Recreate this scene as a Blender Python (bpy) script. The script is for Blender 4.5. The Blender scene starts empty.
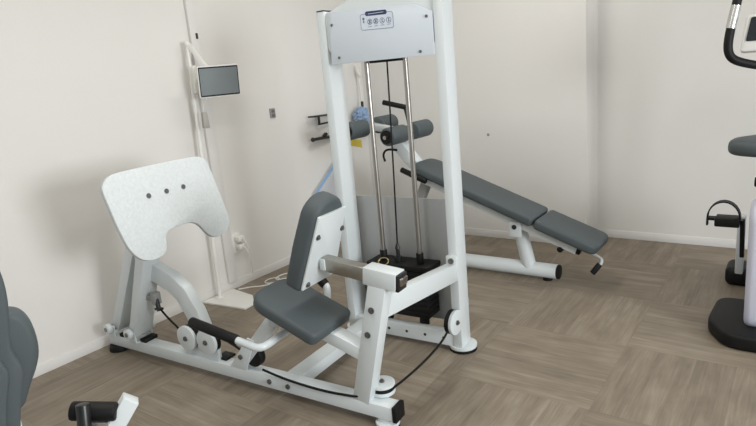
import bpy, bmesh, math, random
from mathutils import Vector, Matrix
random.seed(7)
PI = math.pi
COL = bpy.context.scene.collection
SC = bpy.context.scene

# ------------------------------------------------------------------ materials
def srgb(r, g, b):
    f = lambda c: (c/255/12.92) if c/255 <= .04045 else ((c/255+.055)/1.055)**2.4
    return (f(r), f(g), f(b), 1)

def mat(name, col, rough=.5, metal=0., noise=0., nscale=40., bump=0., bscale=200., spec=.5, coat=0.):
    m = bpy.data.materials.new(name); m.use_nodes = True
    nt = m.node_tree; b = nt.nodes['Principled BSDF']
    b.inputs['Roughness'].default_value = rough
    b.inputs['Metallic'].default_value = metal
    b.inputs['Specular IOR Level'].default_value = spec
    b.inputs['Coat Weight'].default_value = coat
    b.inputs['Base Color'].default_value = col
    tc = nt.nodes.new('ShaderNodeTexCoord')
    n = nt.nodes.new('ShaderNodeTexNoise'); n.inputs['Scale'].default_value = nscale; n.inputs['Detail'].default_value = 4
    nt.links.new(tc.outputs['Object'], n.inputs['Vector'])
    r = nt.nodes.new('ShaderNodeMix'); r.data_type = 'RGBA'
    k = 1-noise
    r.inputs['A'].default_value = (col[0]*k, col[1]*k, col[2]*k, 1)
    k = 1+noise*.6
    r.inputs['B'].default_value = (min(1, col[0]*k), min(1, col[1]*k), min(1, col[2]*k), 1)
    nt.links.new(n.outputs['Fac'], r.inputs['Factor'])
    nt.links.new(r.outputs['Result'], b.inputs['Base Color'])
    if bump:
        n2 = nt.nodes.new('ShaderNodeTexNoise'); n2.inputs['Scale'].default_value = bscale; n2.inputs['Detail'].default_value = 3
        nt.links.new(tc.outputs['Object'], n2.inputs['Vector'])
        bp = nt.nodes.new('ShaderNodeBump'); bp.inputs['Strength'].default_value = bump; bp.inputs['Distance'].default_value = .002
        nt.links.new(n2.outputs['Fac'], bp.inputs['Height'])
        nt.links.new(bp.outputs['Normal'], b.inputs['Normal'])
    return m

M = {}
M['wall'] = mat('wallpaper', srgb(224, 222, 218), .9, noise=.02, nscale=3, bump=.35, bscale=260, spec=.2)
M['base'] = mat('baseboard_vinyl', srgb(221, 219, 216), .6, noise=.02, spec=.3)
M['ceil'] = mat('ceiling_board', srgb(232, 230, 224), .9, bump=.2)
M['white'] = mat('white_powder_coat', srgb(213, 220, 222), .32, noise=.015, spec=.5)
M['panel'] = mat('pale_panel_coat', srgb(207, 215, 223), .4, noise=.01)
M['plate'] = mat('foot_plate_texture', srgb(211, 217, 218), .55, noise=.16, nscale=75, bump=.7, bscale=120)
M['pad'] = mat('grey_leatherette', srgb(77, 85, 88), .55, noise=.04, nscale=25, bump=.25, bscale=420, spec=.4)
M['black'] = mat('black_rubber', srgb(15, 15, 16), .55, noise=.1, spec=.3)
M['blackm'] = mat('black_metal', srgb(28, 29, 30), .35, noise=.05)
M['chrome'] = mat('chrome_steel', srgb(172, 168, 162), .3, 1., noise=.02)
M['brushed'] = mat('brushed_steel_tube', srgb(172, 168, 160), .3, 1., noise=.12, nscale=60)
M['bolt'] = mat('zinc_bolt', srgb(130, 130, 130), .35, .9)
M['dark'] = mat('dark_hole', srgb(35, 36, 38), .6)
M['shroud'] = mat('grey_shroud_sheet', srgb(176, 177, 177), .42, .35, noise=.02)
M['plastic'] = mat('white_plastic', srgb(228, 227, 222), .4, noise=.01)
M['greyplastic'] = mat('grey_plastic', srgb(150, 151, 150), .5)
M['greyclip'] = mat('pale_grey_plastic', srgb(158, 155, 147), .5)
M['navy'] = mat('navy_print', srgb(42, 52, 92), .5)
M['label'] = mat('label_print', srgb(212, 220, 232), .5)
M['labelline'] = mat('label_print_grey', srgb(104, 116, 138), .5)
M['sil'] = mat('silver_sensor', srgb(205, 205, 202), .25, .8)
M['screen'] = mat('tablet_glass', srgb(118, 126, 128), .35, noise=.12, nscale=6)
M['lcd'] = mat('dark_display', srgb(38, 42, 48), .15)
M['lav'] = mat('pale_lavender_plastic', srgb(206, 208, 224), .35, noise=.01)
M['blue'] = mat('blue_fluff', srgb(150, 174, 206), .9, noise=.25, nscale=50, bump=.8, bscale=120)
M['bluestripe'] = mat('blue_trim_cloth', srgb(140, 178, 222), .8)
M['cloth'] = mat('white_cloth', srgb(244, 247, 250), .85, noise=.03, bump=.3)
M['yellow'] = mat('yellow_label', srgb(226, 206, 84), .6)
M['brass'] = mat('brass_loop', srgb(168, 150, 104), .35, .6)

def wall_mark(m):
    nt = m.node_tree; b = nt.nodes['Principled BSDF']
    src = b.inputs['Base Color'].links[0].from_socket
    g = nt.nodes.new('ShaderNodeNewGeometry')
    d = nt.nodes.new('ShaderNodeVectorMath'); d.operation = 'DISTANCE'
    nt.links.new(g.outputs['Position'], d.inputs[0]); d.inputs[1].default_value = (-2.0, 4.2, .836)
    l = nt.nodes.new('ShaderNodeMath'); l.operation = 'LESS_THAN'; l.inputs[1].default_value = .012
    nt.links.new(d.outputs['Value'], l.inputs[0])
    x = nt.nodes.new('ShaderNodeMix'); x.data_type = 'RGBA'
    nt.links.new(l.outputs[0], x.inputs['Factor']); nt.links.new(src, x.inputs['A'])
    x.inputs['B'].default_value = srgb(150, 148, 142)
    nt.links.new(x.outputs['Result'], b.inputs['Base Color'])
wall_mark(M['wall'])

def floor_material():
    m = bpy.data.materials.new('vinyl_wood_blocks'); m.use_nodes = True
    nt = m.node_tree; N = nt.nodes; Lk = nt.links; b = N['Principled BSDF']
    def mth(op, a, c=None, d=None):
        n = N.new('ShaderNodeMath'); n.operation = op
        for i, v in enumerate((a, c, d)):
            if v is None: continue
            if isinstance(v, (int, float)): n.inputs[i].default_value = v
            else: Lk.new(v, n.inputs[i])
        return n.outputs[0]
    S, NP = .61, 4
    tc = N.new('ShaderNodeTexCoord'); sp = N.new('ShaderNodeSeparateXYZ'); Lk.new(tc.outputs['Object'], sp.inputs[0])
    x = mth('DIVIDE', mth('ADD', sp.outputs[0], .625+S*20), S)
    y = mth('DIVIDE', mth('ADD', sp.outputs[1], -2.74+S*20), S)
    fx, fy = mth('FLOOR', x), mth('FLOOR', y)
    par = mth('MODULO', mth('ADD', mth('ADD', fx, fy), 1.), 2.)
    inv = mth('SUBTRACT', 1., par)
    lx, ly = mth('FRACT', x), mth('FRACT', y)
    mix = lambda p, q: mth('ADD', mth('MULTIPLY', p, par), mth('MULTIPLY', q, inv))   # par = 1: first
    across = mix(ly, lx); along = mix(lx, ly)
    pl = mth('MULTIPLY', across, NP); pi_ = mth('FLOOR', pl); pf = mth('FRACT', pl)
    rnd = N.new('ShaderNodeTexWhiteNoise'); rnd.noise_dimensions = '3D'
    cv = N.new('ShaderNodeCombineXYZ'); Lk.new(fx, cv.inputs[0]); Lk.new(fy, cv.inputs[1]); Lk.new(pi_, cv.inputs[2])
    Lk.new(cv.outputs[0], rnd.inputs['Vector'])
    # grain coordinates: stretched along the plank, shifted per plank
    gv = N.new('ShaderNodeCombineXYZ')
    Lk.new(mth('MULTIPLY', along, 1.1), gv.inputs[0])
    Lk.new(mth('ADD', mth('MULTIPLY', across, 9.), mth('MULTIPLY', rnd.outputs['Value'], 60.)), gv.inputs[1])
    Lk.new(mth('ADD', mth('MULTIPLY', fx, 3.7), mth('MULTIPLY', fy, 7.3)), gv.inputs[2])
    n1 = N.new('ShaderNodeTexNoise'); n1.inputs['Scale'].default_value = 1.3; n1.inputs['Detail'].default_value = 7; n1.inputs['Roughness'].default_value = .62; n1.inputs['Distortion'].default_value = .5
    Lk.new(gv.outputs[0], n1.inputs['Vector'])
    gv2 = N.new('ShaderNodeCombineXYZ')
    Lk.new(mth('MULTIPLY', along, 3.), gv2.inputs[0]); Lk.new(mth('ADD', mth('MULTIPLY', across, 70.), mth('MULTIPLY', rnd.outputs['Value'], 30.)), gv2.inputs[1]); Lk.new(fx, gv2.inputs[2])
    n2 = N.new('ShaderNodeTexNoise'); n2.inputs['Scale'].default_value = 1.; n2.inputs['Detail'].default_value = 4
    Lk.new(gv2.outputs[0], n2.inputs['Vector'])
    v = mth('ADD', mth('MULTIPLY', n1.outputs['Fac'], .7), mth('MULTIPLY', n2.outputs['Fac'], .3))
    v = mth('ADD', v, mth('MULTIPLY', mth('SUBTRACT', rnd.outputs['Value'], .5), .1))
    n3 = N.new('ShaderNodeTexNoise'); n3.inputs['Scale'].default_value = 7.; n3.inputs['Detail'].default_value = 3; Lk.new(tc.outputs['Object'], n3.inputs['Vector'])
    v = mth('ADD', v, mth('MULTIPLY', mth('SUBTRACT', n3.outputs['Fac'], .5), .22))
    ramp = N.new('ShaderNodeValToRGB'); Lk.new(v, ramp.inputs[0])
    e = ramp.color_ramp.elements
    e[0].position = .3; e[0].color = srgb(112, 102, 89)
    e[1].position = .74; e[1].color = srgb(158, 148, 133)
    k = ramp.color_ramp.elements.new(.5); k.color = srgb(133, 122, 107)
    # narrow seams between planks
    d1 = mth('MINIMUM', pf, mth('SUBTRACT', 1., pf)); s1 = mth('LESS_THAN', d1, .012)
    d2 = mth('MINIMUM', along, mth('SUBTRACT', 1., along)); s2 = mth('LESS_THAN', d2, .003)
    sm = mth('MAXIMUM', s1, s2)
    mx = N.new('ShaderNodeMix'); mx.data_type = 'RGBA'
    Lk.new(mth('MULTIPLY', sm, .18), mx.inputs['Factor']); Lk.new(ramp.outputs['Color'], mx.inputs['A']); mx.inputs['B'].default_value = srgb(84, 72, 60)
    Lk.new(mx.outputs['Result'], b.inputs['Base Color'])
    b.inputs['Roughness'].default_value = .5; b.inputs['Specular IOR Level'].default_value = .35
    bp = N.new('ShaderNodeBump'); bp.inputs['Strength'].default_value = .12; bp.inputs['Distance'].default_value = .001
    Lk.new(v, bp.inputs['Height']); Lk.new(bp.outputs['Normal'], b.inputs['Normal'])
    return m
M['floor'] = floor_material()

# ------------------------------------------------------------------ mesh helpers
class MB:
    def __init__(s): s.bm = bmesh.new()
    def box(s, lo, hi):
        c = [(a+b)/2 for a, b in zip(lo, hi)]; d = [abs(b-a) for a, b in zip(lo, hi)]
        bmesh.ops.create_cube(s.bm, size=1, matrix=Matrix.Translation(c) @ Matrix.Diagonal((*d, 1)))
        return s
    def bar(s, p, q, w, h, up=(0, 0, 1)):
        """square tube from p to q: w sideways, h along up"""
        p, q = Vector(p), Vector(q); z = (q-p); l = z.length; z.normalize()
        x = Vector(up).cross(z).normalized(); y = z.cross(x)
        m = Matrix((x, y, z)).transposed().to_4x4(); m.translation = (p+q)/2
        bmesh.ops.create_cube(s.bm, size=1, matrix=m @ Matrix.Diagonal((w, h, l, 1)))
        return s
    def cyl(s, p, q, r, r2=None, n=32):
        p, q = Vector(p), Vector(q); d = q-p
        m = d.to_track_quat('Z', 'Y').to_matrix().to_4x4(); m.translation = (p+q)/2
        bmesh.ops.create_cone(s.bm, cap_ends=True, segments=n, radius1=r, radius2=r if r2 is None else r2, depth=d.length, matrix=m)
        return s
    def ball(s, c, r, sc=(1, 1, 1)):
        bmesh.ops.create_uvsphere(s.bm, u_segments=24, v_segments=14, radius=r, matrix=Matrix.Translation(c) @ Matrix.Diagonal((*sc, 1)))
        return s
    def tube(s, pts, r, n=16, smooth=3, closed=False):
        P = [Vector(p) for p in pts]
        for _ in range(smooth):           # corner cutting
            Q = [] if closed else [P[0]]
            m = len(P)
            for i in range(m if closed else m-1):
                a, b = P[i], P[(i+1) % m]
                Q += [a.lerp(b, .25), a.lerp(b, .75)]
            if not closed: Q.append(P[-1])
            P = Q
        m = len(P); rings = []; nrm = None
        for i in range(m):
            if closed: t = P[(i+1) % m]-P[i-1]
            else: t = P[min(i+1, m-1)]-P[max(i-1, 0)]
            t.normalize()
            if nrm is None:
                nrm = t.orthogonal().normalized()
            nrm = (nrm-t*nrm.dot(t)).normalized(); bn = t.cross(nrm)
            rings.append([s.bm.verts.new(P[i]+(nrm*math.cos(2*PI*k/n)+bn*math.sin(2*PI*k/n))*r) for k in range(n)])
        for i in range(m if closed else m-1):
            a, b = rings[i], rings[(i+1) % m]
            for k in range(n): s.bm.faces.new((a[k], a[(k+1) % n], b[(k+1) % n], b[k]))
        if not closed:
            s.bm.faces.new(rings[0][::-1]); s.bm.faces.new(rings[-1])
        return s
    def strip(s, pts, w, h, side):
        """bent rectangular tube along pts; w along side"""
        P = [Vector(p) for p in pts]; side = Vector(side).normalized(); rings = []
        for i in range(len(P)):
            t = (P[min(i+1, len(P)-1)]-P[max(i-1, 0)]).normalized(); u = t.cross(side).normalized()
            rings.append([s.bm.verts.new(P[i]+side*a*w/2+u*b*h/2) for a, b in ((-1, -1), (1, -1), (1, 1), (-1, 1))])
        for a, b in zip(rings, rings[1:]):
            for k in range(4): s.bm.faces.new((a[k], a[(k+1) % 4], b[(k+1) % 4], b[k]))
        s.bm.faces.new(rings[0][::-1]); s.bm.faces.new(rings[-1])
        return s
    def prism(s, poly, o, ax, ay, t):
        """2-D outline on the plane o + x ax + y ay, pulled t along ax x ay"""
        o, ax, ay = Vector(o), Vector(ax).normalized(), Vector(ay).normalized(); az = ax.cross(ay)
        a = [s.bm.verts.new(o+ax*x+ay*y) for x, y in poly]
        b = [s.bm.verts.new(o+ax*x+ay*y+az*t) for x, y in poly]
        s.bm.faces.new(a[::-1]); s.bm.faces.new(b); n = len(a)
        for i in range(n): s.bm.faces.new((a[i], a[(i+1) % n], b[(i+1) % n], b[i]))
        return s
    def build(s, name, m, parent=None, bevel=0., seg=2, ang=35):
        bm = s.bm
        bmesh.ops.recalc_face_normals(bm, faces=bm.faces)
        if bevel:
            ed = [e for e in bm.edges if len(e.link_faces) == 2 and e.calc_face_angle(0) > math.radians(ang)]
            bmesh.ops.bevel(bm, geom=ed, offset=bevel, offset_type='OFFSET', segments=seg, profile=.5, affect='EDGES', clamp_overlap=True)
        for f in bm.faces: f.smooth = True
        for e in bm.edges:
            if len(e.link_faces) == 2 and e.calc_face_angle(0) > math.radians(40): e.smooth = False
        me = bpy.data.meshes.new(name); bm.to_mesh(me); bm.free()
        me.materials.append(M[m])
        o = bpy.data.objects.new(name, me); COL.objects.link(o)
        if parent: o.parent = parent
        return o

def rounded(poly, r, n=6):
    """round the corners of an outline; r a number or one radius per corner"""
    out = []; k = len(poly)
    for i in range(k):
        rr = r[i] if isinstance(r, (list, tuple)) else r
        p = Vector(poly[i]); a = Vector(poly[i-1])-p; b = Vector(poly[(i+1) % k])-p
        d = min(rr, a.length*.49, b.length*.49)
        if d < 1e-5: out.append(tuple(p)); continue
        p0, p1 = p+a.normalized()*d, p+b.normalized()*d
        for j in range(n+1):
            t = j/n; q = p0*(1-t)**2+p*2*t*(1-t)+p1*t*t; out.append(tuple(q))
    return out

def smooth_poly(pts, it=2):
    P = [Vector(p) for p in pts]
    for _ in range(it):
        Q = []
        for i in range(len(P)):
            a, b = P[i], P[(i+1) % len(P)]; Q += [a.lerp(b, .25), a.lerp(b, .75)]
        P = Q
    return [tuple(p) for p in P]

def tag(o, label, cat, group=None):
    o['label'] = label; o['category'] = cat
    if group: o['group'] = group
    return o
def thing(name, label, cat, loc=(0, 0, 0), rz=0., group=None):
    o = bpy.data.objects.new(name, None); COL.objects.link(o)
    o.location = loc; o.rotation_euler = (0, 0, rz); o.empty_display_size = .1
    return tag(o, label, cat, group)
def struct(o):
    o['kind'] = 'structure'; return o

# ------------------------------------------------------------------ the room
YB1, YB2, XL, XS = 4.2, 4.483, -3.18, -1.245
struct(MB().box((XL-.12, -2.2, -.08), (3.6, YB2+.12, 0)).build('floor', 'floor'))
struct(MB().box((XL-.12, -2.2, 0), (XL, YB2+.12, 2.62)).build('wall_left', 'wall'))
struct(MB().prism([(XL, YB1), (XS, YB1), (XS, YB2), (3.6, YB2), (3.6, YB2+.12), (XL, YB2+.12)], (0, 0, 0), (1, 0, 0), (0, 1, 0), 2.62).build('wall_back', 'wall'))
struct(MB().box((XL-.12, -2.2, 2.62), (3.6, YB2+.12, 2.7)).build('ceiling', 'ceil'))
struct(MB().box((XL, -2.2, 0), (XL+.006, YB1, .06)).build('baseboard_left', 'base', bevel=.002))
struct(MB().prism([(XL+.006, YB1-.006), (XS+.006, YB1-.006), (XS+.006, YB2-.006), (3.6, YB2-.006), (3.6, YB2), (XS, YB2), (XS, YB1), (XL+.006, YB1)],
                  (0, 0, 0), (1, 0, 0), (0, 1, 0), .06).build('baseboard_back', 'base', bevel=.001))

# ------------------------------------------------------------------ leg press
TH = math.radians(4)
LPO = Vector((-1.236, 1.672, 0))
lp = thing('leg_press_machine', 'white leg press machine with weight stack tower and grey seat mid-room', 'leg press machine', LPO, TH)
def P(mb, name, m, parent=None, **k): return mb.build(name, m, parent or lp, **k)
B = .003
# base
P(MB().bar((-1.862, 0, .07), (-.012, 0, .07), .068, .06), 'base_beam', 'white', bevel=B)
o = P(MB().box((-.014, -.036, .036), (.006, .036, .104)), 'end_cap', 'black', bevel=.004)
o = P(MB().cyl((-1.83, 0, 0), (-1.83, 0, .036), .058, .052), 'rubber_foot', 'black', bevel=.004); o['label'] = 'black rubber foot by the wall'
o = P(MB().cyl((-.055, -.005, .008), (-.055, -.005, .022), .05).box((-.085, -.03, .02), (-.03, .03, .04)), 'foot', 'white', bevel=.002)
P(MB().cyl((-.055, -.005, 0), (-.055, -.005, .009), .05), 'foot_pad', 'black', o)
P(MB().box((-.607, .034, .042), (-.522, .66, .1)), 'floor_link', 'white', bevel=B)
o = P(MB().box((-.645, .66, .03), (-.055, .70, .108)), 'tower_crossbar', 'white', bevel=B)
for u in (-.435, -.328, -.221, -.116):
    P(MB().cyl((u, .6585, .069), (u, .662, .069), .0075, n=16), 'bolt_hole', 'dark', o)
for u in (-.659, -.549):
    o = P(MB().cyl((u, -.034, .074), (u, -.041, .074), .012, n=20).cyl((u, -.041, .074), (u, -.045, .074), .007, n=6), 'bolt', 'bolt')
# tower posts
def post(u0, u1, v1):
    p = P(MB().box((u0, .655, .03), (u1, v1, 1.70)), 'tower_post', 'white', bevel=.004)
    P(MB().box((u0+.001, .656, 1.70), (u1-.001, v1-.001, 1.706)), 'post_cap', 'blackm', p, bevel=.002)
    c = (u0+u1)/2
    f = P(MB().cyl((c, .716, .014), (c, .716, .032), .07), 'foot_disc', 'white', p, bevel=.003)
    P(MB().cyl((c, .716, 0), (c, .716, .015), .069), 'rubber_pad', 'black', p)
post(-.69, -.644, .778); post(-.06, -.014, .762)
# top panel, housing and label
pan = P(MB().prism([(-.622, 1.446), (-.06, 1.446), (-.06, 1.628), (-.145, 1.668), (-.52, 1.685), (-.585, 1.692), (-.606, 1.69)][::-1], (0, .653, 0), (1, 0, 0), (0, 0, 1), .006), 'top_panel', 'panel', bevel=.0015)
P(MB().prism(rounded([(-.644, 1.5), (-.06, 1.5), (-.06, 1.69), (-.2, 1.735), (-.5, 1.735), (-.61, 1.695), (-.644, 1.69)], .03), (0, .775, 0), (1, 0, 0), (0, 0, 1), .112), 'top_housing', 'white', bevel=.004)
for u, z in ((-.597, 1.63), (-.572, 1.476), (-.087, 1.611), (-.128, 1.465)):
    P(MB().cyl((u, .648, z), (u, .6435, z), .0065, n=20).cyl((u, .6435, z), (u, .642, z), .003, n=6), 'panel_screw', 'bolt', pan)
lb = P(MB().prism(rounded([(-.43, 1.588), (-.255, 1.582), (-.255, 1.652), (-.43, 1.658)], .012), (0, .6464, 0), (1, 0, 0), (0, 0, 1), -.001), 'instruction_label', 'label', pan)
lb['label'] = 'pale instruction sticker with exercise pictograms'
ring = rounded([(-.43, 1.588), (-.255, 1.582), (-.255, 1.652), (-.43, 1.658)], .012)
P(MB().tube([(x, .6464, z) for x, z in ring], .0011, 6, 0, True), 'label_border', 'labelline', lb)
P(MB().prism(rounded([(-.402, 1.648), (-.286, 1.644), (-.286, 1.664), (-.402, 1.668)], .01), (0, .6456, 0), (1, 0, 0), (0, 0, 1), -.001), 'label_header', 'navy', lb)
P(MB().box((-.385, .6452, 1.6545), (-.303, .6457, 1.6565)), 'header_print', 'label', lb)
ic = MB()
# pictograms: a hand-and-person mark, two crossed circles, two figures in rings
ic.prism(rounded([(-.417, 1.618), (-.410, 1.618), (-.410, 1.63), (-.417, 1.63)], .003), (0, .6463, 0), (1, 0, 0), (0, 0, 1), -.0005)
ic.cyl((-.4135, .6457, 1.637), (-.4135, .6463, 1.637), .006, n=16)
for cx in (-.380, -.347, -.313, -.279):
    cz = 1.621-(cx+.38)*.03
    ic.tube([(cx+.012*math.cos(a*PI/8), .646, cz+.012*math.sin(a*PI/8)) for a in range(16)], .0011, 6, 0, True)
    ic.cyl((cx, .6457, cz+.005), (cx, .6463, cz+.005), .003, n=12)
    ic.bar((cx, .646, cz+.002), (cx-.003, .646, cz-.008), .003, .0006, (0, 1, 0))
    ic.bar((cx-.001, .646, cz-.002), (cx+.007, .646, cz-.006), .0024, .0006, (0, 1, 0))
for cx in (-.380, -.347):
    cz = 1.621
    ic.bar((cx-.009, .6458, cz-.009), (cx+.009, .6458, cz+.009), .0024, .0006, (0, 1, 0)); ic.bar((cx-.009, .6458, cz+.009), (cx+.009, .6458, cz-.009), .0024, .0006, (0, 1, 0))
for cx in (-.380, -.347, -.313, -.279): ic.box((cx-.01, .6458, 1.5985), (cx+.01, .6463, 1.6005))
P(ic, 'label_pictograms', 'labelline', lb)
# guide rods, stack, cable
for u in (-.466, -.25):
    r = P(MB().cyl((u, .72, .43), (u, .72, 1.6), .0125), 'guide_rod', 'chrome')
    P(MB().cyl((u, .72, .425), (u, .72, .485), .019), 'rod_bushing', 'black', r, bevel=.002)
P(MB().box((-.44, .70, 1.436), (-.27, .745, 1.452)), 'cable_guide_block', 'black', bevel=.004)
ws = P(MB().box((-.545, .665, .40), (-.175, .80, .43)), 'weight_stack', 'black', bevel=.006)
for k in range(8):
    P(MB().box((-.525, .672, .15+k*.031), (-.195, .795, (.15+k*.031+.0305))), 'weight_plate', 'black', ws, bevel=.004)
for u in (-.466, -.25):
    P(MB().cyl((u, .72, .1), (u, .72, .152), .026), 'stack_cushion', 'black', ws)
P(MB().tube([(-.345, .72, 1.6), (-.36, .72, 1.0), (-.378, .72, .5)], .0042, 10, 1), 'lift_cable', 'black')
P(MB().cyl((-.378, .72, .43), (-.378, .72, .455), .02).cyl((-.378, .72, .455), (-.378, .72, .50), .010).cyl((-.378, .72, .5), (-.378, .72, .525), .014, .006), 'cable_terminal', 'blackm')
P(MB().tube([(-.44+.03*math.cos(a*PI/6), .67+.016*math.sin(a*PI/6), .438+.016*math.sin(a*PI/6)) for a in range(12)], .0032, 8, 1, True), 'pin_lanyard', 'brass')
P(MB().box((-.69, .80, .10), (-.06, .806, .752)).box((-.69, .776, .2), (-.66, .802, .24)).box((-.06, .776, .2), (-.03, .802, .24)), 'stack_shroud', 'shroud', bevel=.001)
# seat post, sleeve, chrome tube
sp = P(MB().bar((-.158, -.004, .098), (-.028, -.004, .62), .062, .078, (1, 0, .25)), 'seat_post', 'white', bevel=B)
for (u, z) in ((-.062, .512), (-.09, .405)):
    P(MB().cyl((u, -.034, z), (u, -.040, z), .013, n=20).cyl((u, -.04, z), (u, -.047, z), .008, n=6), 'bolt', 'bolt', sp)
sl = P(MB().bar((-.088, 0, .65), (.055, 0, .635), .072, .07), 'tube_sleeve', 'white', bevel=.004)
P(MB().bar((.051, 0, .6325), (.067, 0, .631), .064, .066), 'sleeve_cap', 'blackm', sl, bevel=.003)
P(MB().bar((.065, 0, .636), (.075, 0, .635), .05, .03), 'sleeve_plate', 'chrome', sl, bevel=.002)
P(MB().bar((-.292, 0, .672), (-.06, 0, .645), .05, .055), 'backrest_tube', 'brushed', bevel=B)
# diagonal brace to the tower
db = P(MB().bar((-.055, .02, .505), (-.037, .66, .432), .05, .085), 'diagonal_brace', 'white', bevel=B)
P(MB().box((-.066, .635, .40), (-.008, .658, .515)), 'brace_bracket', 'white', db, bevel=.006)
P(MB().cyl((-.036, .636, .492), (-.036, .627, .492), .014, n=20).cyl((-.036, .628, .492), (-.036, .62, .492), .008, n=6), 'bracket_bolt', 'bolt', db)
# foot-end pulley on the tower and the horizontal pulley by the seat post
def pulley(name, c, axis, r, t, bolt=True):
    c, a = Vector(c), Vector(axis).normalized()
    pr = P(MB().cyl(c+a*t*.1, c+a*t*.5, r), name, 'white', bevel=.002)
    P(MB().cyl(c-a*t*.5, c+a*t*.11, r*.97), 'groove', 'black', pr, bevel=.002)
    for s in (-1, 1):
        P(MB().cyl(c+a*s*t*.5, c+a*s*(t*.5+.006), r*.2, n=20).cyl(c+a*s*(t*.5+.006), c+a*s*(t*.5+.012), r*.11, n=6), 'pulley_bolt', 'bolt', pr)
    return pr
pulley('tower_pulley', (-.036, .618, .186), (1, -.08, 0), .062, .04)
P(MB().box((-.058, .60, .165), (-.05, .66, .195)), 'pulley_bracket', 'white')
sw_p = pulley('swivel_pulley', (-.108, .058, .134), (0, 0, 1), .054, .028)
P(MB().cyl((-.108, .058, .104), (-.108, .058, .12), .054), 'lower_flange', 'white', sw_p, bevel=.002)
P(MB().box((-.12, .03, .095), (-.07, .08, .104)), 'pulley_bracket', 'white')
# seat
sd = Vector((-.34, 0, .13)).normalized(); sn = Vector((.145, 0, .34)).normalized()
P(MB().prism(rounded([(-.005, -.12), (.36, -.12), (.36, .155), (-.005, .155)], [.035, .10, .10, .035], 8), Vector((-.283, 0, .369)), sd, (0, -1, 0), .058), 'seat', 'pad', bevel=.018, seg=4, ang=50)
P(MB().bar((-.12, 0, .305), (-.58, 0, .447), .068, .055), 'seat_rail', 'white', bevel=B)
P(MB().bar((-.86, 0, .10), (-.58, 0, .405), .05, .06), 'seat_strut', 'white', bevel=B)
st = P(MB().prism([(-.905, .098), (-.80, .098), (-.725, .26), (-.765, .27)], (0, -.026, 0), (1, 0, 0), (0, 0, 1), .008), 'strut_bracket', 'white', bevel=.001)
P(MB().cyl((-.822, -.034, .165), (-.822, -.042, .165), .012, n=20).cyl((-.822, -.042, .165), (-.822, -.047, .165), .007, n=6), 'bolt', 'bolt', st)
P(MB().cyl((-.765, -.018, .168), (-.765, .018, .168), .052), 'cable_wheel', 'black', bevel=.004)
# handles
hb = P(MB().tube([(-.66, -.2, .361), (-.60, -.2, .352), (-.53, -.2, .343), (-.505, -.17, .345), (-.515, 0, .352), (-.515, .22, .352), (-.50, .25, .37), (-.495, .255, .44), (-.51, .256, .46)], .0165, 18, 2), 'handle', 'white')
P(MB().cyl((-.915, -.2, .399), (-.64, -.2, .358), .0225), 'handle_grip', 'black', hb, bevel=.006)
P(MB().cyl((-.60, .262, .535), (-.505, .256, .452), .0225), 'handle_grip', 'black', hb, bevel=.006)
P(MB().bar((-.52, 0, .36), (-.52, 0, .45), .05, .03), 'handle_bracket', 'white', hb)
# backrest
bd = Vector((.105, 0, .285)).normalized(); bnf = Vector((-bd.z, 0, bd.x)); bo = Vector((-.33, 0, .6))
arch = [(-.112, -.035), (.118, -.035), (.112, .15), (.102, .27)]
for k in range(1, 12):
    a = PI*k/12; arch.append((.003+.099*math.cos(a), .27+.09*math.sin(a)))
arch += [(-.096, .27), (-.108, .15)]
# outline seen from behind (v to the right, w up); front is -u
P(MB().prism(arch, bo+bnf*.008, (0, 1, 0), bd, -.082), 'backrest', 'pad', bevel=.022, seg=4, ang=50)
bp = P(MB().prism(rounded([(-.104, -.02), (.118, -.018), (.096, .303), (-.083, .301)], .006), bo+bnf*.008, (0, 1, 0), bd, .010), 'backrest_plate', 'white', bevel=.002)
for v, w in ((.095, .205), (-.067, .212), (.100, .005), (-.075, -.0)):
    c = bo+Vector((0, v, 0))+bd*w
    P(MB().cyl(c-bnf*-.002, c-bnf*.005, .012, n=20).cyl(c-bnf*.004, c-bnf*.011, .007, n=6), 'bolt', 'bolt', bp)
P(MB().box((-.295, -.03, .648), (-.268, .03, .696)), 'tube_socket', 'white', bp, bevel=.004)
# foot plate
A_, B_ = Vector((-1.205, 0, 1.05)), Vector((-1.135, 0, .69))
fd = (A_-B_).normalized()
fpo = [(-.304, .346), (-.273, .374), (-.232, .386), (0, .386), (.212, .385), (.262, .371), (.288, .34), (.300, .22), (.314, .107), (.321, .03), (.307, -.007), (.257, -.035), (.194, -.036), (.155, -.005), (.132, .041), (.104, .069), (.06, .079), (0, .078), (-.052, .073), (-.078, .054), (-.086, .012), (-.099, -.016), (-.134, -.035), (-.191, -.033), (-.226, -.018), (-.253, .008), (-.278, .055), (-.295, .15), (-.306, .258), (-.313, .317)]
fp = P(MB().prism(smooth_poly(fpo, 2), B_, (0, 1, 0), fd, -.022), 'foot_plate', 'plate', bevel=.004)
fnr = Vector((fd.z, 0, -fd.x))
for v in (-.103, -.003, .096):
    c = B_+Vector((0, v, 0))+fd*.252
    P(MB().cyl(c-fnr*.002, c+fnr*.003, .012, n=20), 'plate_screw', 'bolt', fp)
P(MB().bar((-1.262, 0, .80), (-1.255, 0, .99), .26, .06, (1, 0, 0)), 'plate_carrier', 'white', bevel=B)
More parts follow.
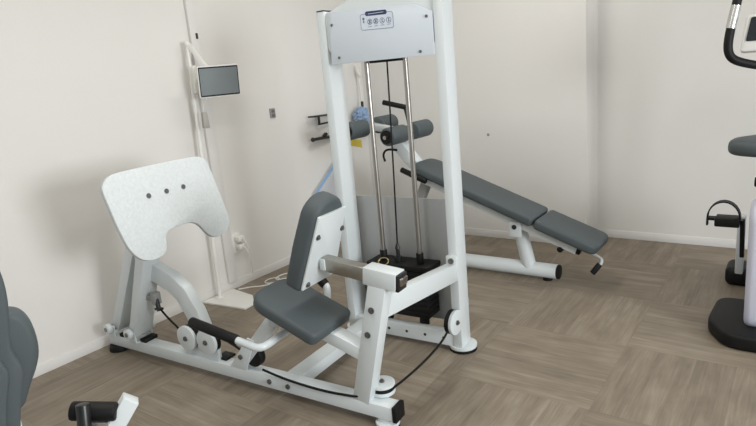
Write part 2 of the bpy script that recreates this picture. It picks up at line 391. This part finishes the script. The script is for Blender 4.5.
# two parallel links
def link(ub, ut, zt, w):
    l = P(MB().bar((ub+.01, 0, .15), (ut, 0, zt), w, .06, (1, 0, .3)), 'swing_link', 'white', bevel=B)
    P(MB().cyl((ub, -.062, .155), (ub, .062, .155), .019), 'pivot_axle', 'greyplastic', l)
    for s in (-1, 1):
        P(MB().cyl((ub, s*.058, .157), (ub, s*.082, .157), .029), 'axle_cap', 'white', l, bevel=.004)
        P(MB().cyl((ub, s*.082, .157), (ub, s*.086, .157), .012), 'axle_pin', 'bolt', l)
    P(MB().box((ub-.03, -.054, .098), (ub+.03, -.048, .17)).box((ub-.03, .048, .098), (ub+.03, .054, .17)).box((ub-.03, -.054, .098), (ub+.03, .054, .104)), 'axle_bracket', 'white', l, bevel=.001)
    P(MB().box((ub+.03, -.03, .099), (ub+.075, .05, .118)), 'link_stop', 'black', l, bevel=.002)
link(-1.795, -1.36, .90, .07); link(-1.615, -1.285, .92, .105)
P(MB().strip([(-1.52, .036, .505), (-1.42, .036, .495), (-1.31, .036, .455), (-1.235, .036, .405), (-1.175, .036, .31), (-1.14, .036, .21), (-1.13, .036, .10)], .058, .10, (0, 1, 0)), 'bent_arm', 'white', bevel=.005)
P(MB().box((-1.03, -.005, .099), (-.96, .06, .112)), 'arm_stop', 'black', bevel=.003)
for u, z in ((-1.185, .196), (-1.042, .200)):
    pulley('cable_pulley', (u, -.022, z), (0, -1, 0), .064, .042)
P(MB().box((-1.235, -.018, .098), (-.995, .004, .16)), 'pulley_bracket', 'white', bevel=.002)
hk = P(MB().box((-1.52, -.012, .345), (-1.425, .012, .375)).box((-1.44, -.02, .33), (-1.405, .02, .395)), 'cable_hook', 'greyplastic', bevel=.004)
P(MB().cyl((-1.415, -.005, .36), (-1.395, -.012, .30), .012).box((-1.42, -.022, .305), (-1.38, .004, .315)), 'hook_shackle', 'blackm', hk)
P(MB().tube([(-1.41, -.01, .33), (-1.34, -.005, .26), (-1.272, .006, .20)], .0055, 10, 1), 'cable', 'black')
P(MB().tube([(-1.02, .006, .225), (-.92, .004, .20), (-.81, 0, .16)], .0055, 10, 1), 'cable', 'black')
P(MB().tube([(-.69, -.036, .128), (-.55, -.042, .112), (-.35, -.043, .105), (-.22, -.036, .11), (-.17, -.036, .116), (-.13, .01, .128)], .0055, 10, 2), 'cable', 'black')
P(MB().tube([(-.055, .06, .132), (-.048, .12, .130), (-.045, .32, .122), (-.044, .50, .134), (-.042, .572, .165)], .0055, 10, 2), 'cable', 'black')

# ------------------------------------------------------------------ decline bench
bn = thing('decline_bench', 'grey padded decline sit-up bench behind the leg press, rollers at its raised end', 'exercise bench', (-1.75, 3.45, 0))
def Q(mb, name, m, parent=None, **k):
    o = mb.build(name, m, parent or bn, **k)
    if not parent:
        o.matrix_parent_inverse = Matrix.Translation((1.75, -3.45, 0))
    else:
        o.matrix_parent_inverse = Matrix.Identity(4)
    return o
YC = 3.45
ps = math.radians(20.8); pd = Vector((math.cos(ps), 0, -math.sin(ps))); pn = Vector((math.sin(ps), 0, math.cos(ps)))
p0 = Vector((-2.225, YC, .725))                 # head end, underside of the pads
def padbench(a, b, name, rr):
    Q(MB().prism(rounded([(a, -.15), (b, -.15), (b, .15), (a, .15)], rr, 8), p0, pd, (0, 1, 0), .062), name, 'pad', bevel=.02, seg=4, ang=50)
padbench(.045, .965, 'back_pad', [.09, .03, .03, .09]); padbench(.975, 1.375, 'seat_pad', [.03, .06, .06, .03])
fr = p0-pn*.03
rail = Q(MB().bar(fr+pd*.02, fr+pd*1.26, .19, .055, pn), 'frame_rail', 'white', bevel=B)
Q(MB().bar(fr+pd*1.255+Vector((0, -.065, 0)), fr+pd*1.285+Vector((0, -.065, 0)), .048, .05, pn), 'rail_cap', 'black', rail, bevel=.006)
c = fr+pd*1.17-pn*.04
Q(MB().cyl(c+Vector((0, -.07, 0)), c+Vector((0, .07, 0)), .012), 'locking_pin', 'white', rail)
Q(MB().cyl(c+Vector((0, -.10, 0)), c+Vector((0, -.06, 0)), .018), 'pin_knob', 'black', rail, bevel=.003)
hx = fr+pd*1.385
lev = Q(MB().tube([fr+pd*1.2+Vector((0, -.02, 0)), hx+Vector((.0, -.03, .0)), hx+Vector((.03, -.06, -.02)), hx+Vector((.0, -.09, -.06))], .009, 12, 2), 'release_lever', 'white')
Q(MB().cyl(hx+Vector((.018, -.08, -.03)), hx+Vector((-.02, -.105, -.085)), .017), 'lever_grip', 'black', lev, bevel=.004)
bt = Q(MB().cyl((-2.45, YC, .062), (-1.205, YC, .062), .047), 'base_tube', 'white', bevel=.002)
Q(MB().cyl((-1.207, YC, .062), (-1.19, YC, .062), .046), 'tube_cap', 'black', bt, bevel=.004)
Q(MB().cyl((-1.27, YC, 0), (-1.27, YC, .02), .03), 'tube_foot', 'black', bt)
cf = Q(MB().cyl((-2.42, YC-.27, .05), (-2.42, YC+.27, .05), .04), 'cross_foot', 'white')
for s in (-1, 1): Q(MB().cyl((-2.42, YC+s*.27, .05), (-2.42, YC+s*.285, .05), .049), 'foot_cap', 'black', cf, bevel=.004)
bs = Q(MB().cyl((-1.39, YC, .075), (-1.452, YC, .345), .045), 'support_post', 'white')
for yy in (-.108, .098): Q(MB().box((-1.475, YC+yy, .30), (-1.395, YC+yy+.01, .40)), 'pivot_lug', 'white', bs, bevel=.004)
Q(MB().cyl((-1.440, YC-.114, .366), (-1.440, YC+.114, .366), .015, n=20), 'pivot_bolt', 'dark', bs)
Q(MB().bar((-2.10, YC, .66), (-2.40, YC, .08), .06, .06, (1, 0, 0)), 'head_post', 'greyplastic', bevel=B)
# roller frame at the raised end
rf = Q(MB().bar((-2.16, YC, .68), (-2.42, YC, .975), .08, .085).bar((-2.25, YC, .955), (-2.57, YC, 1.01), .05, .05), 'roller_frame', 'white', bevel=.006)
for (x, z) in ((-2.255, .962), (-2.56, 1.008)):
    ax = Q(MB().cyl((x, YC-.29, z), (x, YC+.27, z), .013), 'roller_axle', 'chrome')
    for s in (-1, 1):
        k = .04 if (x < -2.4 and s < 0) else 0
        y0, y1 = YC+s*(.055+k), YC+s*(.262+k)
        Q(MB().cyl((x, y0, z), (x, y1, z), .062), 'leg_roller', 'pad', ax, bevel=.014, seg=3)
        Q(MB().cyl((x, YC+s*(.255+k), z), (x, YC+s*(.268+k), z), .046), 'roller_cap', 'black', ax)
        Q(MB().cyl((x, YC+s*(.268+k), z), (x, YC+s*(.274+k), z), .009), 'axle_nut', 'chrome', ax)
hd = Q(MB().tube([(-2.25, YC+.02, .98), (-2.262, YC+.02, 1.06), (-2.28, YC+.02, 1.135)], .011, 12, 1), 'hand_hold', 'blackm')
Q(MB().cyl((-2.435, YC-.02, 1.178), (-2.265, YC+.02, 1.132), .018), 'hold_grip', 'black', hd, bevel=.005)
g2 = Q(MB().tube([(-2.2, YC-.15, .71), (-2.12, YC-.15, .68), (-2.08, YC-.08, .67)], .01, 12, 1), 'adjust_bar', 'blackm')
Q(MB().cyl((-2.235, YC-.15, .722), (-2.04, YC-.15, .645), .019), 'adjust_grip', 'black', g2, bevel=.005)
Q(MB().tube([(-2.33, YC-.04, .84), (-2.41, YC-.06, .85), (-2.445, YC-.06, .81), (-2.43, YC-.06, .76)], .008, 10, 2), 'hook_bar', 'black')
Q(MB().prism([(-.06, 0), (.06, -.012), (.05, -.07), (-.05, -.055)], (-2.565, YC-.22, .95), (1, 0, 0), (0, -.3, 1), .003), 'caution_tag', 'yellow', rf)['label'] = 'small yellow caution tag under a roller'

# ------------------------------------------------------------------ exercise bike, right edge
BX = -.03
bk = thing('exercise_bike', 'white upright exercise bike with grey saddle and black handlebar at right edge', 'exercise bike', (BX, 3.3, 0))
INV = Matrix.Translation((-BX, -3.3, 0))
def K(mb, name, m, parent=None, **k):
    o = mb.build(name, m, parent or bk, **k)
    if not parent: o.matrix_parent_inverse = INV
    return o
K(MB().prism(rounded([(-.325, 3.06), (-.235, 2.90), (.175, 2.90), (.265, 3.06), (.25, 3.38), (-.31, 3.38)], [.05, .07, .07, .05, .08, .08]), (0, 0, .0), (1, 0, 0), (0, 1, 0), .075), 'rear_base', 'black', bevel=.018, seg=3)
K(MB().prism(rounded([(-.32, 3.74), (.26, 3.74), (.26, 3.95), (-.32, 3.95)], .05), (0, 0, 0), (1, 0, 0), (0, 1, 0), .105), 'front_base', 'black', bevel=.03, seg=3)
K(MB().prism(rounded([(3.02, .06), (3.62, .06), (3.72, .38), (3.60, .62), (3.25, .60), (3.10, .70), (2.98, .64)], .06), (-.172, 0, 0), (0, 1, 0), (0, 0, 1), .30), 'body_shell', 'lav', bevel=.03, seg=4)
K(MB().bar((BX-.05, 3.5, .1), (BX-.05, 3.86, .09), .12, .07), 'front_beam', 'white', bevel=.01)
K(MB().bar((-.245, 3.70, .10), (-.243, 3.66, .45), .045, .04, (1, 0, 0)), 'front_strut', 'white', bevel=.008)
K(MB().cyl((-.03, 3.10, .6), (-.03, 3.06, .90), .045), 'seat_tube', 'white')
K(MB().cyl((-.14, 3.08, .76), (-.165, 3.08, .76), .022), 'seat_knob', 'black', bevel=.004)
sdl = [(-.245, 2.92), (-.03, 2.86), (.185, 2.92), (.195, 3.06), (.10, 3.16), (.03, 3.30), (-.09, 3.30), (-.16, 3.16), (-.255, 3.06)]
K(MB().prism(smooth_poly(sdl, 2), (-.018, 0, .90), (1, 0, 0), (0, 1, 0), .068), 'saddle', 'pad', bevel=.028, seg=4)
K(MB().bar((-.03, 3.58, .55), (-.03, 3.66, 1.30), .09, .09, (0, 1, 0)), 'handlebar_post', 'white', bevel=.02)
yh = 3.4
bar = K(MB().tube([(-.285, yh+.05, 1.72), (-.297, yh+.02, 1.59), (-.320, yh, 1.45), (-.330, yh, 1.36), (-.318, yh+.01, 1.31), (-.28, yh+.04, 1.282), (-.18, yh+.12, 1.25), (-.05, yh+.2, 1.25), (.12, yh+.14, 1.265), (.26, yh+.04, 1.30), (.296, yh, 1.35), (.29, yh, 1.45), (.262, yh+.02, 1.6), (.25, yh+.05, 1.72)], .0205, 18, 2), 'handlebar', 'black')
def kb(a, b, r): return MB().cyl(a, b, r)
o = K(kb((-.3035, yh+.013, 1.55), (-.321, yh+.001, 1.445), .0225), 'pulse_sensor', 'sil', bar)
o = K(kb((.268, yh+.012, 1.545), (.288, yh+.001, 1.445), .0225), 'pulse_sensor', 'sil', bar)
con = K(MB().prism(rounded([(-.285, 1.35), (.225, 1.35), (.195, 1.53), (-.265, 1.53)], .02), (0, 3.24, .0), (1, 0, 0), (0, .18, 1), -.05), 'console', 'plastic', bevel=.008)
K(MB().prism(rounded([(-.262, 1.40), (.20, 1.40), (.18, 1.515), (-.245, 1.515)], .01), (0, 3.237, 0), (1, 0, 0), (0, .18, 1), .002), 'display', 'lcd', con)
def crank(x0, x1, x2, dz, dy):
    cr = K(MB().bar((x0, 3.30, .33), (x0+(x1-x0)*.2, 3.30+dy, .33+dz), .02, .03, (0, 1, 0)), 'crank_arm', 'black', bevel=.004)
    zc = .33+dz
    pd_ = K(MB().box((min(x1, x2), 3.25+dy, zc-.03), (max(x1, x2), 3.35+dy, zc+.012)), 'pedal', 'black', bevel=.006)
    K(MB().cyl((x0, 3.30+dy, zc), (x1, 3.30+dy, zc), .008), 'pedal_axle', 'bolt', pd_)
    ss = 1 if x2 < x1 else -1
    xa, xb = x2-ss*.035, x1-ss*.0
    pts = []
    for k in range(13):
        a = PI*k/12; pts.append(((xa+xb)/2+(xb-xa)/2*-math.cos(a), 3.30+dy, zc+.005+.085*math.sin(a)))
    K(MB().strip(pts, .045, .006, (0, 1, 0)).box((min(xa, x2), 3.275+dy, zc-.005), (max(xa, x2), 3.325+dy, zc+.006)).box((xa-.004, 3.285+dy, zc-.035), (xa+.004, 3.315+dy, zc)), 'pedal_strap', 'black', pd_)
crank(-.210, -.222, -.328, .205, -.06)
crank(.15, .18, .285, -.155, .06)

# ------------------------------------------------------------------ machine in the near left corner
fm = thing('seated_exercise_machine', 'grey contoured backrest and white tube of a machine cropped at lower left', 'exercise machine', (-1.55, .52, 0))
FI = Matrix.Translation((1.55, -.52, 0))
def F(mb, name, m, parent=None, **k):
    o = mb.build(name, m, parent or fm, **k)
    if not parent: o.matrix_parent_inverse = FI
    return o
FC = Vector((-1.4706, .4896, .8147)); FR = Vector((.3159, .9488, 0)); FF = Vector((-.9488, .3159, 0))
bp1 = [(.012, .245), (.018, .183), (.015, .135), (.004, .07), (-.002, .02), (.014, -.033), (-.012, -.12), (-.028, -.20), (-.035, -.27), (-.33, -.27), (-.36, -.05), (-.37, .14), (-.35, .30), (-.27, .42), (-.16, .45), (-.06, .40), (0, .32)]
bp1 = rounded(bp1, [.0, .02, .02, .02, .02, .02, .02, .02, .02, .05, .08, .08, .08, .08, .08, .08, .04])
inner = [(x*.9-.028, z*.93+.005) for x, z in bp1]
back = F(MB().prism(bp1, FC+FF*.05, FR, (0, 0, 1), .05), 'backrest_shell', 'pad', bevel=.008, seg=3)
F(MB().prism(inner, FC-FF*.012, FR, (0, 0, 1), -.016), 'backrest_pad', 'pad', back, bevel=.008, seg=3)
bol = smooth_poly([(-.01, .105), (.024, .10), (.044, .08), (.056, .04), (.056, -.02), (.040, -.065), (.020, -.10), (-.012, -.17), (-.08, -.13), (-.08, .07)], 2)
F(MB().prism(bol, FC+FF*.125, FR, (0, 0, 1), .07), 'side_bolster', 'pad', bevel=.02, seg=3)
F(MB().box((-1.80, .28, 0), (-1.66, .40, .05)).box((-1.80, .50, 0), (-1.40, .56, .06)).box((-1.62, .18, 0), (-1.56, .84, .06)), 'base_frame', 'white', bevel=B)
q0 = FC+FF*.09+FR*-.16
F(MB().bar((q0.x, q0.y, .62), (-1.60, .36, .05), .06, .06, (1, 0, 0)).bar((q0.x, q0.y, .60), (q0.x, q0.y, 1.05), .05, .06, (1, 0, 0)).bar((q0.x, q0.y, .62), q0+FR*.14+Vector((0, 0, -.20)), .04, .03), 'back_post', 'white', bevel=B)
T = Vector((-1.622, .818, .492)); T2 = Vector((-1.76, .50, .06))
arm = F(MB().bar(T, T2, .05, .055, (-.8, .55, 0)), 'front_tube', 'white', bevel=B)
F(MB().cyl((-1.712, .677, .50), (-1.618, .765, .476), .0285), 'leg_roller', 'black', arm, bevel=.008)
F(MB().cyl((-1.659, .692, .53), (-1.631, .652, .31), .0195), 'roller_post', 'blackm', arm, bevel=.003)
F(MB().bar((-1.67, .70, .455), (-1.63, .74, .445), .02, .02), 'roller_axle', 'sil', arm)

# ------------------------------------------------------------------ tablet on its stand
ts = thing('tablet_stand', 'thin white floor stand with flat base plate against the left wall', 'tablet stand', (-3.0, 2.3, 0))
SI = Matrix.Translation((3.0, -2.3, 0))
def S(mb, name, m, parent=None, **k):
    o = mb.build(name, m, parent or ts, **k)
    if not parent: o.matrix_parent_inverse = SI
    return o
S(MB().prism(rounded([(-3.17, 2.20), (-2.80, 2.245), (-2.81, 2.335), (-2.93, 2.43), (-3.17, 2.46)], .008), (0, 0, 0), (1, 0, 0), (0, 1, 0), .012), 'base_plate', 'plastic', bevel=.002)
S(MB().cyl((-3.115, 2.305, .012), (-3.115, 2.305, .022), .03), 'pole_flange', 'plastic', bevel=.003)
pole = S(MB().cyl((-3.115, 2.305, .02), (-3.115, 2.365, 1.66), .0125).cyl((-3.115, 2.320, .42), (-3.115, 2.321, .45), .016), 'pole', 'plastic')
S(MB().ball((-3.115, 2.365, 1.66), .02), 'pole_joint', 'plastic', pole)
S(MB().bar((-3.11, 2.365, 1.665), (-3.02, 2.42, 1.50), .022, .03), 'tilt_arm', 'plastic', bevel=.004)
S(MB().bar((-3.10, 2.372, 1.53), (-3.095, 2.365, 1.36), .03, .03, (1, 0, 0)).bar((-3.10, 2.365, 1.44), (-3.0, 2.44, 1.43), .025, .025), 'tablet_clamp', 'plastic', bevel=.004)
# tablet: local frame facing the room
TC = Vector((-2.955, 2.437, 1.424)); tr = Vector((.28, .96, .0)).normalized(); tu = Vector((.10, -.03, 1)).normalized(); tn = tr.cross(tu)
tb = thing('tablet', 'small tablet screen in white frame held beside the white wall raceway', 'tablet', TC)
TI = Matrix.Translation(-TC)
def Tb(mb, name, m, parent=None, **k):
    o = mb.build(name, m, parent or tb, **k)
    if not parent: o.matrix_parent_inverse = TI
    return o
def rect(w, h): return [(-w/2, -h/2), (w/2, -h/2), (w/2, h/2), (-w/2, h/2)]
fr_ = Tb(MB().prism(rounded(rect(.268, .190), .01), TC-tn*.006, tr, tu, .012), 'tablet_body', 'plastic', bevel=.002)
Tb(MB().prism(rounded(rect(.258, .178), .006), TC+tn*.0062, tr, tu, .0008), 'bezel', 'lcd', fr_)
Tb(MB().prism(rect(.246, .160), TC+tn*.0072, tr, tu, .0008), 'screen', 'screen', fr_)
# hanging plug
hp = thing('hanging_plug', 'pale grey plug on a cord hanging just below the tablet', 'plug', (-3.06, 2.36, 1.25))
HI = Matrix.Translation((3.06, -2.36, -1.25))
o = MB().prism([(-.016, 0), (.016, 0), (.022, -.10), (-.022, -.10)], (-3.05, 2.355, 1.245), (.3, .95, 0), (0, 0, 1), .03).build('plug_body', 'greyclip', hp, bevel=.006); o.matrix_parent_inverse = HI
o = MB().tube([(-3.06, 2.36, 1.24), (-3.05, 2.37, 1.29), (-3.01, 2.40, 1.36)], .003, 8, 2).build('cord', 'plastic', hp); o.matrix_parent_inverse = HI

# raceway on the wall with a small switch
rw = thing('cable_raceway', 'tall narrow white cable raceway running up the left wall', 'cable raceway', (XL, 2.49, .06))
RI = Matrix.Translation((-XL, -2.49, -.06))
o = MB().box((XL, 2.437, .06), (XL+.022, 2.512, 2.62)).build('cover', 'base', rw, bevel=.003); o.matrix_parent_inverse = RI
o = MB().box((XL+.02, 2.474, 1.695), (XL+.026, 2.490, 1.73)).build('sensor_window', 'dark', rw, bevel=.002); o.matrix_parent_inverse = RI
# outlet, plugs
ol = thing('wall_outlet', 'white double wall outlet low on the left wall beside the raceway', 'wall outlet', (XL, 2.56, .33))
OI = Matrix.Translation((-XL, -2.56, -.33))
o = MB().box((XL, 2.511, .25), (XL+.02, 2.583, .39)).build('cover_plate', 'plastic', ol, bevel=.006); o.matrix_parent_inverse = OI
for k, (z, lab) in enumerate(((.352, 'white plug in the upper socket of the wall outlet'), (.296, 'white plug in the lower socket of the wall outlet'))):
    pg = thing('power_plug', lab, 'plug', (XL+.02, 2.56, z), group='plugs in the wall outlet')
    o = MB().box((0, -.028, -.018), (.05, .028, .018)).build('plug_body', 'plastic', pg, bevel=.006)
    o = MB().tube([(.048, 0, 0), (.075, 0, -.005), (.085, .02, -.06), (.06, .05, -.14-.05*k), (.03, .06, -.22)], .0035, 8, 2).build('plug_cord', 'plastic', pg)
tag(MB().tube([(-3.13, 2.48, .004), (-3.08, 2.55, .004), (-3.0, 2.60, .004), (-2.97, 2.72, .004), (-3.03, 2.78, .005), (-3.08, 2.70, .006), (-3.02, 2.62, .01), (-2.94, 2.70, .006), (-2.95, 2.84, .004), (-3.01, 2.90, .004), (-3.05, 2.80, .008), (-3.0, 2.70, .012), (-2.93, 2.80, .005), (-2.90, 2.95, .004), (-2.98, 3.02, .004), (-3.06, 2.98, .004)], .0045, 8, 3).build('power_cable', 'plastic'),
    'white power cord lying in loops on the floor by the left wall', 'power cable')
# wall sensor
sw = thing('wall_switch', 'small grey wall switch at head height on the left wall', 'wall switch', (XL, 3.065, 1.166))
o = MB().box((XL, 3.04, 1.13), (XL+.012, 3.09, 1.20)).build('switch_plate', 'greyplastic', sw, bevel=.003); o.matrix_parent_inverse = Matrix.Translation((-XL, -3.065, -1.166))
for z in (1.149, 1.181):
    o = MB().box((XL+.011, 3.05, z-.011), (XL+.016, 3.08, z+.011)).build('rocker', 'bolt', sw, bevel=.002); o.matrix_parent_inverse = Matrix.Translation((-XL, -3.065, -1.166))
# black wall rack behind the tower, towel, duster
wr = thing('wall_hook_rack', 'black two-arm hook rack on the left wall behind the tower', 'hook rack', (XL, 3.72, 1.0))
WI = Matrix.Translation((-XL, -3.72, -1.0))
def Wk(mb, name, m, **k):
    o = mb.build(name, m, wr, **k); o.matrix_parent_inverse = WI; return o
Wk(MB().box((XL, 3.70, .88), (XL+.012, 3.75, 1.12)), 'wall_plate', 'blackm', bevel=.002)
Wk(MB().bar((XL+.01, 3.73, 1.085), (XL+.06, 3.41, 1.095), .05, .012).bar((XL+.045, 3.52, 1.085), (XL+.045, 3.52, 1.02), .016, .016, (1, 0, 0)).bar((XL+.045, 3.52, 1.025), (XL+.015, 3.72, 1.025), .014, .014), 'upper_arm', 'blackm', bevel=.002)
Wk(MB().bar((XL+.01, 3.73, .905), (XL+.06, 3.42, .918), .03, .022).ball((XL+.062, 3.405, .918), .018).bar((XL+.05, 3.55, .92), (XL+.05, 3.585, .945), .03, .02), 'lower_arm', 'blackm', bevel=.003)
tw = thing('towel', 'white towel with blue edge hanging on the left wall behind the tower', 'towel', (XL, 3.62, .70))
WI2 = Matrix.Translation((-XL, -3.62, -.70))
def cloth():
    b = MB().bm; n, mm = 16, 14; g = []
    for i in range(n+1):
        t = i/n; row = []
        for j in range(mm+1):
            s = j/mm; y0 = 3.67-.31*min(1, t/.5); y1 = 3.78+.05*t
            y = y0+(y1-y0)*s; z = .69-.44*t-.01*s
            row.append(b.verts.new((XL+.03+.014*math.sin(s*11)*t+.012, y, z)))
        g.append(row)
    for i in range(n):
        for j in range(mm): b.faces.new((g[i][j], g[i][j+1], g[i+1][j+1], g[i+1][j]))
    r = bmesh.ops.solidify(b, geom=b.faces[:], thickness=.006)
    k = MB(); k.bm = b; return k
o = cloth().build('towel_cloth', 'cloth', tw); o.matrix_parent_inverse = WI2
o = MB().strip([(XL+.05, 3.672, .695), (XL+.052, 3.52, .585), (XL+.052, 3.36, .474)], .022, .004, (0, .6, -.9)).build('blue_edge', 'bluestripe', tw); o.matrix_parent_inverse = WI2
o = MB().tube([(XL+.005, 3.70, .74), (XL+.05, 3.70, .73), (XL+.05, 3.70, .69)], .006, 8, 1).build('hanging_hook', 'plastic', tw); o.matrix_parent_inverse = WI2
du = thing('feather_duster', 'fluffy blue duster hanging on a white cord in the back corner', 'duster', (-3.13, 4.09, 1.05))
DI = Matrix.Translation((3.13, -4.09, -1.05))
def Du(mb, name, m):
    o = mb.build(name, m, du); o.matrix_parent_inverse = DI; return o
fl = MB(); bmesh.ops.create_icosphere(fl.bm, subdivisions=4, radius=.075, matrix=Matrix.Translation((-3.09, 4.03, 1.03)))
for v in fl.bm.verts:
    d = v.co-Vector((-3.09, 4.03, 1.03)); v.co += d*random.uniform(-.16, .16)
Du(fl, 'fluffy_head', 'blue')
Du(MB().cyl((-3.10, 4.06, 1.08), (-3.115, 4.08, 1.15), .012), 'clip', 'blackm')
Du(MB().tube([(-3.115, 4.08, 1.15), (-3.13, 4.09, 1.3), (-3.15, 4.09, 1.45), (XL+.005, 4.09, 1.46)], .006, 8, 1).tube([(-3.14, 4.08, 1.44), (-3.11, 4.05, 1.40), (-3.10, 4.08, 1.36), (-3.13, 4.10, 1.38)], .008, 8, 2, True), 'cord', 'plastic')
# ------------------------------------------------------------------ light
def area(name, loc, rot, sx, sy, e, col=(1, 1, 1)):
    l = bpy.data.lights.new(name, 'AREA'); l.shape = 'RECTANGLE'; l.size = sx; l.size_y = sy; l.energy = e; l.color = col
    o = bpy.data.objects.new(name, l); COL.objects.link(o); o.location = loc; o.rotation_euler = rot
    return o
area('window_daylight', (3.3, 1.1, 1.5), (0, PI/2, 0), 1.2, 1.5, 140, (.95, .98, 1))
for x, y in ((-1.6, .9), (-1.6, 2.9), (.8, .9)):
    area('ceiling_lamp', (x, y, 2.6), (0, 0, 0), .3, 1.2, 15, (1, .97, .92))
w = bpy.data.worlds.new('world'); SC.world = w; w.use_nodes = True
w.node_tree.nodes['Background'].inputs[0].default_value = (.93, .97, 1, 1)
w.node_tree.nodes['Background'].inputs[1].default_value = .5

# ------------------------------------------------------------------ camera
f, pitch, roll, yaw = 583.0866, math.radians(13.68742), math.radians(-5.21807), math.radians(-36.80179)
cp, sp_ = math.cos(pitch), math.sin(pitch)
d = Vector((math.sin(yaw)*cp, math.cos(yaw)*cp, -sp_)); r = Vector((math.cos(yaw), -math.sin(yaw), 0)); u = r.cross(d)
c, s = math.cos(roll), math.sin(roll)
r2 = r*c+u*s; u2 = -r*s+u*c
cam = bpy.data.cameras.new('camera'); co = bpy.data.objects.new('camera', cam); COL.objects.link(co)
m = Matrix((r2, u2, -d)).transposed().to_4x4(); m.translation = (0, 0, 1.4); co.matrix_world = m
cam.sensor_width = 36; cam.lens = f*36/756; cam.clip_start = .02
SC.camera = co
vs = SC.view_settings
vs.view_transform = 'Standard'; vs.look = 'None'; vs.gamma = 1; vs.use_curve_mapping = False; vs.exposure = .06
